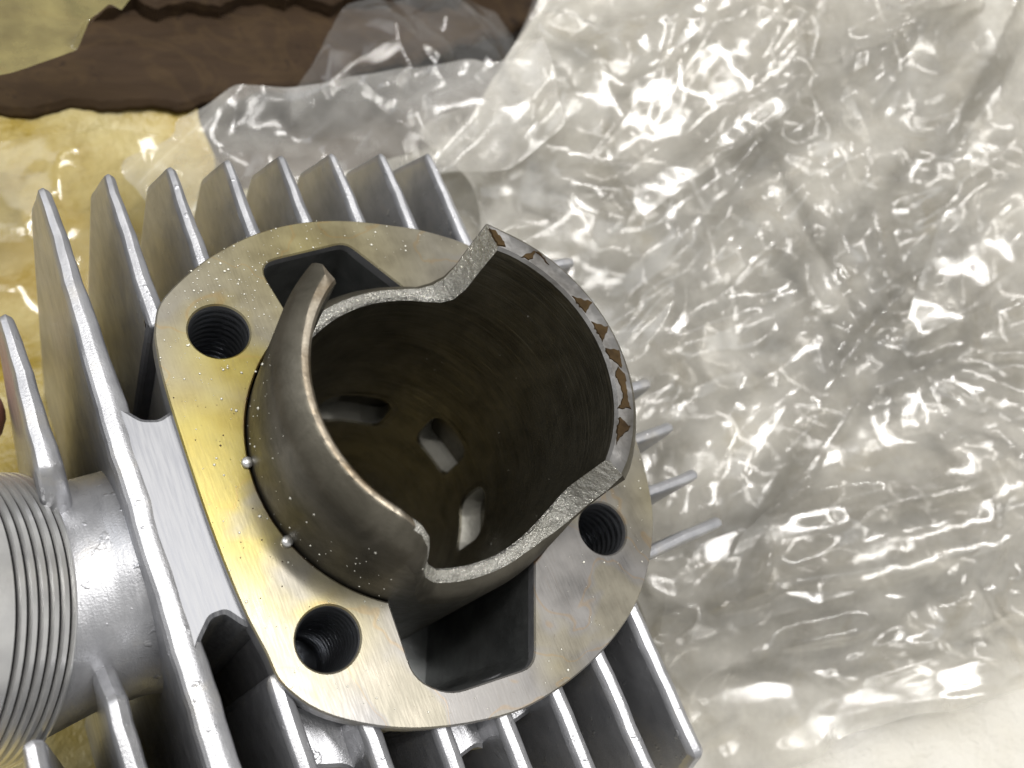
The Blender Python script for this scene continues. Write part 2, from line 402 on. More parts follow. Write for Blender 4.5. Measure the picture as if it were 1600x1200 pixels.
tt = np.array(tt); colv = np.stack([np.interp(tt, s, key[:, j]) for j in range(6)], 1); NC = len(tt)
def wj(a, b): return (math.sin(a*1.7+b*3.1)+math.sin(a*4.3+1.3*b))*.5
IN_Z = list(np.linspace(-8.0, -4.6, 6))+list(np.linspace(-4.5, -2.0, 46))+[-1.5, -1., -.5, -.1]
WIN = [(17, -3.25, 14, .68), (-29, -2.98, 15, .62), (70, -3.7, 20, .62)]
def in_win(a, z, g=1.0):
    for ca, cz, wa, hz in WIN:
        u = abs(((a-ca+180) % 360)-180)/(wa*g); v = abs(z-cz)/(hz*g)
        if u**4+v**4 < 1: return True
    return False
V = []; F = []; MI = []
rows = []
def addrow(fn):
    s0 = len(V)
    for i in range(NC): V.append(fn(i, colv[i]))
    rows.append(s0)
pol = lambda r, a, z: (r*math.cos(math.radians(a)), r*math.sin(math.radians(a)), z)
for z in IN_Z: addrow(lambda i, c, z=z: pol(RI, c[0] if z > -1 else c[0], z))
for f in (.35, .7): addrow(lambda i, c, f=f: pol(RI, c[0], -.1+(c[2]-.16)*f))
addrow(lambda i, c: pol(RI, c[0], c[2]-.05+.002*wj(i, 1)))
n_in = len(rows)-1
addrow(lambda i, c: pol(RI+.035, c[0]+(c[1]-c[0])*.1, c[2]-.004+.002*wj(i*.9, 2)))
addrow(lambda i, c: pol(RI+.5*(c[4]-RI), c[0]+(c[1]-c[0])*.5, (c[2]+c[3])/2))
addrow(lambda i, c: pol(c[4]-.012, c[1], c[3]+.002*wj(i*.8, 5)))
n_top = len(rows)-1
addrow(lambda i, c: pol(min(RO-.004, c[4]+.02), c[1], c[3]-.02))
addrow(lambda i, c: pol(c[4]+(RO-c[4])*.62, c[1], max(c[3]-.02-c[5]*.4, .05)))
addrow(lambda i, c: pol(RO, c[1], max(c[3]-c[5]-.02, .03)))
for z in (0.02, -.5, -2, -5, -8.0): addrow(lambda i, c, z=z: pol(RO, c[1], z))
for r in range(len(rows)-1):
    for i in range(NC):
        j = (i+1) % NC
        if r < n_in:
            if r < len(IN_Z)-1 and in_win(colv[i, 0], (IN_Z[r]+IN_Z[r+1])/2): continue
            mi = 0
        elif r < n_top+3:
            notch = (colv[i, 3] < HR-.12 or colv[j, 3] < HR-.12)
            mi = 2 if not notch else 3
            if r >= n_top and (not notch or r > n_top): mi = 1
            if mi == 2 and 122 < colv[i, 1] < 245: mi = 4
        else: mi = 1
        F.append((rows[r]+i, rows[r]+j, rows[r+1]+j, rows[r+1]+i)); MI.append(mi)
F = [f[::-1] for f in F]
liner = child(mesh('cylinder_liner', V, F, [LINER_IN, LINER_OUT, LINER_RIM, LINER_CUT, LINER_WORN], None, True, 32, MI))
# port windows low in the bore
for ca, cz, wa, hz in WIN:
    n = 36; V = []; F = []
    for r, g in ((RI-.004, 1.16), (RI-.012, 1.0), (RI+.03, .95), (RO+.05, .93), (RO+.75, .80)):
        for i in range(n):
            t = 2*math.pi*i/n; cx = math.copysign(abs(math.cos(t))**.5, math.cos(t)); sx = math.copysign(abs(math.sin(t))**.5, math.sin(t))
            V.append(pol(r, ca+wa*g*cx, cz+hz*g*sx-(.25 if r > RO+.1 else 0)))
    for k in range(4):
        for i in range(n):
            j = (i+1) % n; F.append((k*n+i, k*n+j, (k+1)*n+j, (k+1)*n+i))
    F.append(tuple(4*n+i for i in range(n)))
    o = mesh('port_window', V, F, [LINER_IN, PORTM], None, True, 35, [0]*(2*n)+[1]*(2*n+1)); o.parent = liner
# bottom of the bore: the dark dome of the combustion chamber
V = []; F = []; n = 64
for k in range(7):
    a = k/6*math.pi/2*.96
    for i in range(n): V.append(pol(2.0*math.cos(a), 360*i/n, -7.9-.7*math.sin(a)))
for k in range(6):
    for i in range(n):
        j = (i+1) % n; F.append((k*n+i, k*n+j, (k+1)*n+j, (k+1)*n+i))
o = mesh('combustion_dome', V, F, LINER_IN); o.parent = liner

# brown varnish left on the rim (patches read off the photograph, lying on the rim face)
PATCH = [
 [(765, 354), (776, 353), (783, 372), (790, 384), (778, 386), (772, 372)], [(815, 404), (838, 389), (832, 404), (822, 411)], [(890, 468), (929, 469), (914, 489), (905, 484)], [(921, 506), (950, 511), (938, 534), (931, 524)],
 [(944, 545), (974, 547), (971, 575), (964, 566), (952, 560), (949, 556)], [(966, 574), (977, 587), (980, 620), (985, 637), (962, 636), (974, 622), (970, 600), (957, 586)],
 [(962, 650), (985, 667), (968, 684), (958, 690)], [(838, 391), (846, 396), (857, 413), (845, 400)]]
for Pp in PATCH:
    Q = []
    for (px, py) in Pp:
        w = at(px, py, HR+.004)[:2]; r = np.hypot(*w); w = w/r*min(max(r, RI+.05), 2.215); Q.append(w)
    V = []; Q = resample(ccw(Q), .03); Q = Q+np.array([[.014*wj(i*1.3+len(V)*.7, 1), .014*wj(i*1.1, 4)] for i in range(len(Q))])
    V = [(x, y, HR+.012) for x, y in Q]; n = len(Q)
    V += [(x, y, HR-.01) for x, y in inset(Q, -.012)]
    F = [(i, n+i, n+(i+1) % n, (i+1) % n) for i in range(n)]
    F += [t for t in tessellate_polygon([[Vector((x, y, 0)) for x, y in Q]])]
    o = mesh('varnish_patch', V, F, VARNISH, None, False); o.parent = liner

# two small pins in the gap between liner and flange
for px, py in ((391, 722), (455, 841)):
    w = at(px, py, 0.02); a = math.atan2(w[1], w[0]); c = (2.40*math.cos(a), 2.40*math.sin(a))
    V = []; F = []; n = 14
    for k, (r, z) in enumerate(((.075, 0.), (.078, .035), (.062, .062), (.03, .075))):
        for i in range(n): V.append((c[0]+r*math.cos(2*math.pi*i/n), c[1]+r*math.sin(2*math.pi*i/n), z))
    for k in range(3):
        for i in range(n): F.append((k*n+i, k*n+(i+1) % n, (k+1)*n+(i+1) % n, (k+1)*n+i))
    F.append(tuple(3*n+i for i in range(n)))
    o = mesh('retaining_pin', V, F, THREAD); o.parent = flange

# cooling fins: upright plates with rounded crests and a little draft
def fin(plane, pos, outline, w=.095, draft=.03, mat=None, name='cooling_fin', seed=0, taper=None):
    P = ccw(resample(ccw(round_poly(outline, .09, 4)), .22)); n = len(P); V = []; F = []
    SEC = [(-1, 1.0), (-.86, .42), (-.66, .17), (-.05, .0), (.12, .0), (.72, .34), (.9, .6), (1, 1.1)]
    def offs(u, z, so):
        wt = w if taper is None else w*(.62+.75*min(1, max(0, (taper-u)/3.2)))
        return so*(wt+draft*max(0, -z-.1)**.8*.5)+.006*math.sin(u*5.1+seed)+.004*math.sin(u*13+seed*2)+(.010*math.sin(u*3.7+seed*5)*(1-abs(so)))
    K = len(SEC)-1; L = []
    for k in range(K+1):
        so, si = SEC[k]; Q = inset(P, w*si)
        L.append(len(V))
        for i, (u, z) in enumerate(Q):
            off = offs(u, z, so)
            zz = z+(.003*math.sin(u*7.3+seed*3) if z > -.5 else 0)
            V.append((pos+off, u, zz) if plane == 'x' else (u, pos+off, zz))
    for k in range(K):
        for i in range(n):
            j = (i+1) % n; F.append((L[k]+i, L[k]+j, L[k+1]+j, L[k+1]+i))
    for l, so, si in ((L[0], -1, SEC[0][1]), (L[K], 1, SEC[K][1])):
        Q = inset(P, w*si); pts = [Vector(q) for q in Q]
        for gu in np.arange(Q[:, 0].min()+.3, Q[:, 0].max(), .42):
            for gz in (-.7, -1.4, -2.3, -3.4, -4.8, -6.4):
                X1 = np.array([[gu]]); Y1 = np.array([[gz]])
                if in_poly(X1, Y1, inset(P, w*si+.12))[0, 0]: pts.append(Vector((gu, gz)))
        vo, eo, fo, ov, oe, of_ = delaunay_2d_cdt(pts, [(i, (i+1) % n) for i in range(n)], [], 1, 1e-5)
        mp = []
        for vi, orig in enumerate(ov):
            o0 = [q for q in orig if q < n]
            if o0: mp.append(l+o0[0])
            else:
                u, z = vo[vi]; off = offs(u, z, so); mp.append(len(V)); V.append((pos+off, u, z) if plane == 'x' else (u, pos+off, z))
        for f in fo: F.append(tuple(mp[q] for q in f))
    me_o = mesh(name, V, F, mat or CAST2, None, True, 27)
    bm = bmesh.new(); bm.from_mesh(me_o.data); bmesh.ops.recalc_face_normals(bm, faces=bm.faces); bm.to_mesh(me_o.data); bm.free()
    return child(me_o)
X0, DX = -3.667, .8328
ZC = -.11; ZB = -8.15
def xo(y0, y1, f0=.6, f1=.6): return [(y1, ZC), (y1+f1, ZC-1.3), (y1+f1, ZB), (y0-f0, ZB), (y0-f0, ZC-1.3), (y0, ZC)]
tips = [4.72, 4.85, 4.88, 4.92, 4.92, 4.88, 4.8, 4.72]
def cross_y(x):
    ys_ = [a[1]+(b[1]-a[1])*(x-a[0])/(b[0]-a[0]) for a, b in zip(FL, np.roll(FL, -1, 0)) if (a[0]-x)*(b[0]-x) < 0]
    return min(ys_), max(ys_)
def cross_x(y): return max(a[0]+(b[0]-a[0])*(y-a[1])/(b[1]-a[1]) for a, b in zip(FL, np.roll(FL, -1, 0)) if (a[1]-y)*(b[1]-y) < 0)
fin('x', X0, xo(-5.5, tips[0]), w=.135, seed=0, taper=tips[0])
for k in range(1, 8):
    lo, hi = cross_y(X0+k*DX)
    fin('x', X0+k*DX, xo(hi-.18, tips[k], 0, .6), w=.12, seed=k, taper=tips[k])
    fin('x', X0+k*DX, xo(-5.5, lo+.18, .6, 0), w=.125, seed=k+30)
# short fins beside the exhaust stub
fin('x', X0-DX, [(2.95, ZC), (3.45, -1.4), (3.45, ZB), (.2, ZB), (.2, -1.2), (.86, ZC)], w=.14, seed=9, taper=2.95)
fin('x', X0-DX, [(-1.84, ZC), (-1.3, -1.2), (-1.3, ZB), (-5.7, ZB), (-5.7, -1.4), (-5.2, ZC)], w=.12, seed=10)
fin('x', X0-2*DX, [(-1.95, -.12), (-1.95, ZB), (-5.4, ZB), (-5.4, -1.4), (-4.9, -.12)], w=.11, seed=11)
# fins on the far side, standing square to the others
for k, (y, x1) in enumerate([(-2.70, 4.70), (-1.84, 4.68), (-.95, 4.66), (-.10, 4.64), (.75, 4.4), (1.6, 4.3), (2.44, 4.28)]):
    fin('y', y, [(x1, -.42), (x1+.06, -.8), (x1+.12, ZB), (cross_x(y)-.2, ZB), (cross_x(y)-.2, -.42)], w=.085, seed=20+k)

# webs of casting between the fins
def web(poly, z, deep, r=.15, mat=None):
    return child(plate('casting_web', round_poly(ccw(poly), r), [], z, z-deep, mat or WEBM, None, .05))
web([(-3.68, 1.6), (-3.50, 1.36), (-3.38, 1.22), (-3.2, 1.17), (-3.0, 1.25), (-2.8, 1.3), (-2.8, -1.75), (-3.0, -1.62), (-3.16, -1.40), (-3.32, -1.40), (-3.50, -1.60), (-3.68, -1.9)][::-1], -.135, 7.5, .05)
xs = [X0+k*DX for k in range(8)]
web([(xs[1]+.02, -2.5), (xs[1]+.02, -3.75), (xs[1]+.2, -3.45), (xs[2]-.22, -3.62), (xs[2]-.02, -4.0), (xs[2]-.02, -3.0)], -.95, 4, .1, CAST)
web([(xs[3]+.02, -3.4), (xs[3]+.02, -4.4), (xs[3]+.2, -4.17), (xs[4]-.2, -4.1), (xs[4]-.02, -4.3), (xs[4]-.02, -3.4)], -.85, 4, .1, CAST)
web([(xs[4]+.02, -3.4), (xs[4]+.02, -4.12), (xs[5]-.02, -4.02), (xs[5]-.02, -3.4)], -.85, 4, .1, CAST)

# exhaust stub: a neck and a threaded end
O = np.array([-5.35, -.228, -2.068]); yaw, pit = .133, .481
A = np.array([-math.cos(yaw)*math.cos(pit), math.sin(yaw)*math.cos(pit), math.sin(pit)])
S = np.cross(A, [0, 0, 1]); S /= np.linalg.norm(S); U = np.cross(S, A)
stub = child(bpy.data.objects.new('exhaust_stub', None)); COL.objects.link(stub)
# threaded end, a true helix
V = []; F = []; nt = 140; pitch = .118; L0, L1 = -.06, 1.3; nl = 161
for k in range(nl+1):
    l = L0+(L1-L0)*k/nl
    for i in range(nt):
        t = 2*math.pi*i/nt; ph = (l/pitch) % 1.0
        d = .1*max(0, 1-abs(2*ph-1)/.55)**.8
        fade = min(1, max(0, (l+.03+.04*math.sin(t))/.05))*(1 if l < .70 else max(0, 1-(l-.70)/.03))
        r = 1.81-d*fade-(0.05*max(0, (l-1.24)/.06)) - (.0 if l > 0 else .10*min(1, -l/.05))
        V.append(O+A*l+r*(math.cos(t)*S+math.sin(t)*U))
for k in range(nl):
    for i in range(nt): F.append((k*nt+i, (k+1)*nt+i, (k+1)*nt+(i+1) % nt, k*nt+(i+1) % nt))
s0 = len(V)
for r, l in ((1.45, L1), (1.41, L1-.05), (1.38, -.5)):
    for i in range(nt):
        t = 2*math.pi*i/nt; V.append(O+A*l+r*(math.cos(t)*S+math.sin(t)*U))
for a_, b_ in ((nl*nt, s0), (s0, s0+nt), (s0+nt, s0+2*nt)):
    for i in range(nt): F.append((a_+i, b_+i, b_+(i+1) % nt, a_+(i+1) % nt))
TM = []
for f in F:
    k = f[0]//nt; l = L0+(L1-L0)*(k+.5)/nl
    TM.append(1 if (k < nl and -.02 < l < .70 and abs(2*((l/pitch) % 1.0)-1) < .30) else 0)
o = mesh('screw_thread', V, F, [THREAD, GROOVE_SHADE], None, True, 50, TM); o.parent = stub
# neck, flaring into the wall behind it
V = []; F = []; nt = 96; path = []
E_ = np.array([-3.5, -.33, -1.86])
for k in range(25):
    u = k/24; c = O*(1-u)+E_*u; ax = A*(1-u)+np.array([-1, 0, 0])*u; ax /= np.linalg.norm(ax)
    r = 1.70-.20*min(1, u/.45)**.8+.5*max(0, u-.7)**2*6
    s1 = np.cross(ax, [0, 0, 1]); s1 /= np.linalg.norm(s1); u1 = np.cross(s1, ax)
    for i in range(nt):
        t = 2*math.pi*i/nt; p = c+r*(math.cos(t)*s1+math.sin(t)*u1)
        lim = -.30+.10*max(0, u-.7)/.3
        if p[2] > lim-.15: p[2] = lim-.15+.15*math.tanh((p[2]-lim+.15)/.15)
        V.append(p)
for k in range(24):
    for i in range(nt): F.append((k*nt+i, k*nt+(i+1) % nt, (k+1)*nt+(i+1) % nt, (k+1)*nt+i))
F.append(tuple(range(nt)))
o = mesh('stub_neck', V, F, CAST, None, True, 60); o.parent = stub

# ------------------------------------------------------------------ crumpled film and what lies under it
def zs(x, y):
    z = -4.2+.56*(x-5)+.08*y
    z = np.where(z > -2, -2+(z+2)*.75, z)
    return np.log1p(np.exp((z+7.7)*1.6))/1.6-7.7
def hashr(i, j, seed):
    h = np.sin(i*127.1+j*311.7+seed*74.7)*43758.5453; return h-np.floor(h)
def facets(X, Y, sc, seed, rot, warp=0.0):
    "piecewise flat random relief: straight creases between random heights"
    c, s_ = math.cos(rot), math.sin(rot)
    x = (X*c+Y*s_)/sc; y = (-X*s_+Y*c)/sc
    if warp:
        x, y = x+warp*(facets(X, Y, sc*1.7, seed+11, rot+.9)-.5), y+warp*(facets(X, Y, sc*1.9, seed+23, rot+2.1)-.5)
    k = (x+y)*.3660254; xi = x+k; yi = y+k
    i = np.floor(xi); j = np.floor(yi); a = xi-i; b = yi-j
    h00 = hashr(i, j, seed); h11 = hashr(i+1, j+1, seed); h10 = hashr(i+1, j, seed); h01 = hashr(i, j+1, seed)
    up = a > b
    return np.where(up, h00*(1-a)+h10*(a-b)+h11*b, h00*(1-b)+h01*(b-a)+h11*a)
def ridge(X, Y, p, q, amp, wid, rnd=.16):
    p = np.array(p, float)[:2]; q = np.array(q, float)[:2]; d = q-p; L = np.hypot(*d); d /= L
    t = ((X-p[0])*d[0]+(Y-p[1])*d[1])/L; n = -(X-p[0])*d[1]+(Y-p[1])*d[0]
    n = n+.12*np.sin(t*4+p[0])*wid+.008*np.sin(t*31+p[1])
    tap = np.clip(np.minimum(t*3.5+.05, (1-t)*3.5+.05), 0, 1)
    sh = np.where(n*(-d[1]) > 0, 1.0, .45)      # one flank broad, the other steep
    w = wid*1.6*(.4+.6*np.clip(t, 0, 1))*sh; m = np.sqrt(n*n+rnd*rnd)-rnd
    return 2.0*amp*tap*np.maximum(0, 1-m/w)**1.25
def surf(px, py, off=0.0):
    "point of the film bed seen at a pixel"
    v = RC @ np.array([(px-800)/FPX, -(py-600)/FPX, -1.0]); C_ = np.array(CAM_LOC)
    lo, hi = 4., 60.
    ts = np.arange(5, 60, .05); P = C_[None]+v[None]*ts[:, None]
    below = P[:, 2] < zs(P[:, 0], P[:, 1])+off
    return P[np.argmax(below)]
LE0, LE1 = surf(1180, 1200)[:2], surf(1600, 1045)[:2]
def lowedge(X, Y, off):
    d = LE1-LE0; d = d/np.hypot(*d)
    return -(X-LE0[0])*d[1]+(Y-LE0[1])*d[0] > off+.12*np.sin(X*1.7)+.05*np.sin(X*5)
def sheet(name, x0, x1, y0, y1, res, height, keep, mat, label, cat, group=None, kind=None):
    xs_ = np.arange(x0, x1, res); ys_ = np.arange(y0, y1, res)
    X, Y = np.meshgrid(xs_, ys_); Z, DXx, DYy = height(X, Y)
    nx = len(xs_); ny = len(ys_)
    V = np.stack([X+DXx, Y+DYy, Z], -1).reshape(-1, 3)
    K = keep(X, Y)
    q = K[:-1, :-1] & K[1:, :-1] & K[:-1, 1:] & K[1:, 1:]
    jj, ii = np.nonzero(q); a = jj*nx+ii
    F = np.stack([a, a+1, a+nx+1, a+nx], 1)
    used = np.zeros(nx*ny, bool); used[F.ravel()] = True; remap = np.cumsum(used)-1
    V = V[used]; F = remap[F]
    E2 = np.sort(np.concatenate([F[:, [0, 1]], F[:, [1, 2]], F[:, [2, 3]], F[:, [3, 0]]]), 1)
    u_, cnt = np.unique(E2, axis=0, return_counts=True); be = u_[cnt == 1]; nv = len(V)
    deg = np.bincount(be.ravel(), minlength=nv); ok = deg == 2
    for _ in range(14):          # smooth the cut edge of the sheet
        sm = np.zeros((nv, 3)); np.add.at(sm, be[:, 0], V[be[:, 1]]); np.add.at(sm, be[:, 1], V[be[:, 0]])
        V = np.where(ok[:, None], .5*V+.25*sm, V)
    me = bpy.data.meshes.new(name)
    me.vertices.add(len(V)); me.vertices.foreach_set('co', V.astype(np.float32).ravel())
    me.loops.add(F.size); me.loops.foreach_set('vertex_index', F.ravel().astype(np.int32))
    me.polygons.add(len(F)); me.polygons.foreach_set('loop_start', np.arange(0, F.size, 4, dtype=np.int32))
    me.polygons.foreach_set('loop_total', np.full(len(F), 4, np.int32))
    me.update(calc_edges=True); me.validate()
    o = link(name, me, mat, None, True)
    return tag(o, label, cat, group, kind)

# base layers
def h_paper(X, Y):
    z = np.maximum(zs(X, Y)-2.1, -8.95)+.5*facets(X, Y, 3.2, 5, .4, .8)+.12*facets(X, Y, 1.1, 8, 1.2, .8)
    return z, 0*X, 0*Y
sheet('packing_paper', -1.5, 34, -18, 13, .16, h_paper, lambda X, Y: (X > -1.2) & (Y < 9.3-.25*np.clip(X-1, 0, 4)+.5*facets(X, Y, 1.5, 3, .3)+.9*np.maximum(X-6.2, 0)), PAPER,
      'white packing paper lying under the clear film, bare at the lower right corner', 'packing paper')
def h_ypaper(X, Y):
    return -8.15+.35*facets(X, Y, 2.6, 15, .9, .8)+.42*np.maximum(Y-9.3, 0)*(Y < 12), 0*X, 0*Y
sheet('yellowed_paper', -16, 4, -14, 12.6, .16, h_ypaper, lambda X, Y: (X < .2+1.8*facets(X, Y, 1.6, 16, .5, .8)) & (Y < 11.8), YPAPER,
      'oil yellowed paper lying under the left side of the engine cylinder', 'packing paper')

# long folds read off the photograph; (x, y) pixel pairs, height, width
FOLDS = [((1380, 562), (1600, 470), .35, .40), ((1380, 560), (1590, 395), .30, .30), ((1275, 590), (1500, 320), .22, .3), ((1430, 285), (1600, 5), .45, .22), ((1420, 335), (1595, 235), .25, .2),
 ((1000, 345), (1330, 110), .35, .35), ((1290, 90), (1510, 30), .35, .22), ((1325, 82), (1320, 20), .25, .12), ((1130, 840), (1320, 590), .38, .30), ((1250, 815), (1600, 770), .3, .3), ((1120, 930), (1480, 870), .28, .3),
 ((1165, 1012), (1330, 985), .25, .18), ((1060, 960), (1180, 900), .3, .2), ((1150, 840), (1120, 960), .3, .2), ((1400, 1000), (1590, 940), .3, .3), ((1480, 860), (1490, 780), .25, .12),
 ((1530, 905), (1600, 940), .25, .12), ((850, 290), (1000, 310), .3, .12), ((960, 310), (965, 340), .2, .1), ((830, 50), (960, 160), .3, .25), ((1000, 900), (1050, 640), .2, .5), ((1210, 210), (1230, 40), .2, .25),
 ((1300, 640), (1470, 560), .2, .2), ((1420, 700), (1500, 640), .25, .12), ((1350, 800), (1530, 750), .25, .12), ((1500, 560), (1600, 540), .22, .12), ((1150, 480), (1260, 330), .2, .3), ((1050, 420), (1180, 250), .25, .3)]
FW = [(surf(*a)[:2], surf(*b)[:2], am, w) for a, b, am, w in FOLDS]
def dirw(X, Y, p, q, sl, sw, seed, warp=.25):
    "long narrow facets that run from pixel p towards pixel q"
    a = surf(*p)[:2]; b = surf(*q)[:2]; d = (b-a)/np.hypot(*(b-a))
    U_ = (X*d[0]+Y*d[1])/sl; V_ = (-X*d[1]+Y*d[0])/sw
    return facets(U_, V_, 1.0, seed, .35, warp)
def fan(X, Y, p, n, seed):
    "pleats spreading from one point"
    c = surf(*p)[:2]; dx = X-c[0]; dy = Y-c[1]; r_ = np.hypot(dx, dy)+1e-6; th = np.arctan2(dy, dx)
    return facets(r_/3.2+5, th*n, 1.0, seed, .3, .2), r_
def near(X, Y, p, R_):
    c = surf(*p)[:2]; return np.clip(1.5-np.hypot(X-c[0], Y-c[1])/R_, 0, 1)
def h_deep(X, Y):
    d = 1.5*facets(X, Y, 2.4, 131, .9, 1.)+.5*facets(X, Y, 1.0, 137, 2.0, 1.)
    return zs(X, Y)-1.95+d*.8, -.2*d, 0*X
def h_mid(X, Y):
    d = 1.4*facets(X, Y, 2.7, 31, .5, 1.)+.6*facets(X, Y, 1.15, 37, 1.7, .5)+.2*facets(X, Y, .5, 41, 2.6, .5)
    z = zs(X, Y)-.95+d*.8
    return z, -.3*(d-.9), -.05*d
sheet('under_film', 4.4, 29, -13, 12.5, .085, h_mid, lambda X, Y: (X > 4.9+.3*np.sin(Y*1.3)) & lowedge(X, Y, -.2) & (Y < 7.8+.6*facets(X, Y, 1.5, 3, .3)+1.0*np.maximum(X-6.2, 0)), FILM_MID,
      'cloudy crumpled film between the paper and the clear top film', 'plastic film')
sheet('deep_film', 4.4, 29, -13, 12.5, .10, h_deep, lambda X, Y: (X > 4.7+.3*np.sin(Y*1.1)) & lowedge(X, Y, -.1) & (Y < 8.2+.9*np.maximum(X-6.2, 0)), FILM_MID,
      'lowest layer of cloudy film, blurred just above the white paper', 'plastic film')
def blur(Z):
    A_ = np.pad(Z, 2, mode='edge'); n0, n1 = Z.shape; k = (.12, .23, .30, .23, .12)
    B_ = sum(w*A_[:, i:i+n1] for i, w in enumerate(k)); return sum(w*B_[i:i+n0] for i, w in enumerate(k))
def h_top(X, Y):
    w = facets(X, Y, 3.0, 71, 1.1, .6); ww = np.clip((w-.35)*3, .15, 1)
    d = .75*facets(X, Y, 3.7, 51, -.5, .3)+.20*facets(X, Y, 1.6, 57, .5, .3)+ww*(.085*facets(X, Y, .7, 61, 1.4, .3)+.02*facets(X, Y, .33, 67, 2.2, .3))
    f, r_ = fan(X, Y, (1375, 565), 4.2, 141); wf = near(X, Y, (1480, 480), 4.5)
    d = d+wf*np.minimum(r_, 3.5)*.30*f
    d = d+.34*near(X, Y, (1350, 950), 5.)*dirw(X, Y, (1100, 1000), (1600, 880), 5.5, .75, 143)
    d = d+.45*near(X, Y, (1200, 150), 4.)*dirw(X, Y, (1000, 340), (1330, 110), 4.5, .6, 147)
    d = d+.16*near(X, Y, (1300, 40), 2.2)*facets(X, Y, .4, 149, .2, .6)
    d = d+.40*near(X, Y, (1150, 650), 3.5)*dirw(X, Y, (1120, 880), (1300, 590), 4.5, .7, 151)
    for p, q, am, wd in FW: d = d+ridge(X, Y, p, q, am, wd)
    rg = random.Random(5)
    for i in range(150):
        if i % 3 == 0: x_, y_, a_ = rg.uniform(1080, 1600), rg.uniform(760, 1120), math.radians(rg.gauss(-12, 14))
        else: x_, y_, a_ = rg.uniform(900, 1600), rg.uniform(-20, 720), math.radians(rg.gauss(-42, 26))
        l_ = rg.uniform(90, 460); q_ = (x_+l_*math.cos(a_), y_+l_*math.sin(a_))
        d = d+ridge(X, Y, surf(x_, y_)[:2], surf(*q_)[:2], rg.uniform(.025, .075), rg.uniform(.07, .2), rg.choice((.03, .05, .08)))
    d = blur(d)
    z = zs(X, Y)+.1+d*.9
    return z, -.4*(d-.6), -.06*d
sheet('clear_film', 4.6, 26, -12, 14, .05, h_top, lambda X, Y: (X > 5.1+.25*np.sin(Y*1.9+1)) & lowedge(X, Y, 0) & (Y < 8.2+.6*facets(X, Y, 1.5, 3, .3)+1.0*np.maximum(X-6.2, 0)), FILM_TOP,
      'large clear crumpled film with bright creases, right of the engine cylinder', 'plastic film')

def flap(name, pix, seed, off, label):
    P = ccw([surf(*q, off)[:2] for q in pix])
    def h(X, Y):
        d = .5*facets(X, Y, 2.6, seed, .7, .4)+.16*facets(X, Y, 1.0, seed+3, 1.5, .5)+.05*facets(X, Y, .45, seed+7, .2, .5)
        d = d+.22*dirw(X, Y, pix[0], pix[1], 6., .5, seed+9)
        return zs(X, Y)+off+blur(d), 0*X, 0*X
    return sheet(name, P[:, 0].min(), P[:, 0].max(), P[:, 1].min(), P[:, 1].max(), .045, h, lambda X, Y: in_poly(X, Y, P), FILM_TOP, label, 'plastic film')
flap('film_fold', [(985, 362), (1335, 108), (1530, -40), (1150, -60), (1010, 120), (930, 250)], 201, .9, 'folded layer of clear film with a long straight edge, upper centre right')
flap('film_fold', [(1378, 560), (1660, 440), (1660, 190), (1560, 240), (1440, 340)], 211, .95, 'clear film layer fanning out to the right edge beside the stone chip')
flap('film_fold', [(1060, 1010), (1660, 830), (1660, 640), (1450, 640), (1250, 720), (1130, 850)], 221, .9, 'clear film layer with long flat pleats, lower right of the cylinder')
# film behind and left of the fins
def h_left(X, Y):
    d = 1.0*facets(X, Y, 2.6, 81, .2, .7)+.40*facets(X, Y, 1.2, 87, 1.1, .7)+.18*facets(X, Y, .55, 91, 2.0, .7)
    d = d+.5*dirw(X, Y, (300, 330), (480, 160), 3.5, .6, 93)
    d = blur(blur(d)); z = np.maximum(zs(X, Y), -7.7)+.15+.28*(Y-7)+.9*d
    return z, 0*X, -.25*d
def k_behind(X, Y): return (Y > 6.3+.2*np.sin(X*2)) & (Y < 9.4-.3*np.clip(X-1, 0, 4)+.5*facets(X, Y, 1.3, 7, .6)) & (X > .1+.5*np.sin(Y*1.2)-1.1*(Y < 9.2)*(Y > 7)) & (X < 6.8)
sheet('crumpled_film', -2, 7.2, 6, 14, .055, h_left, k_behind, FILM_BACK, 'clear crumpled film bunched up behind the fin tips, below the brown board', 'plastic film')
def k_yel(X, Y): return ((X < 1.3-.55*(Y-8)+1.2*facets(X, Y, .9, 19, .5)) & (Y > 6.2) & (Y < 10.3+.4*facets(X, Y, 1.3, 9, .6))) | ((X < -6.2) & (Y > -9) & (Y <= 6.4))
def h_yel(X, Y):
    d = 1.0*facets(X, Y, 2.2, 101, .7, .7)+.45*facets(X, Y, 1.0, 107, 1.9, .7)+.16*facets(X, Y, .5, 111, .4, .7)
    d = blur(blur(d)); return -7.6+.9*d+.22*(Y-8), -.1*d, -.2*d
sheet('yellowed_film', -13, 3, -9, 13, .07, h_yel, k_yel, FILM_YEL, 'yellowed crumpled film at the left edge, behind the leftmost fins', 'plastic film')
BU = ccw([at(px, py, -4.)[:2] for px, py in ((455, 190), (462, 120), (500, 70), (530, 22), (610, 8), (690, -25), (780, 10), (830, 60), (900, 120), (900, 230), (700, 250))])
def h_bulge(X, Y):
    c = BU.mean(0); q = np.clip(1-((X-c[0])**2+(Y-c[1])**2)/9, 0, 1)
    d = .8*facets(X, Y, 1.7, 161, .5, .7)+.28*facets(X, Y, .8, 167, 1.4, .7)
    return -5.0+1.1*q+d, 0*X, 0*X
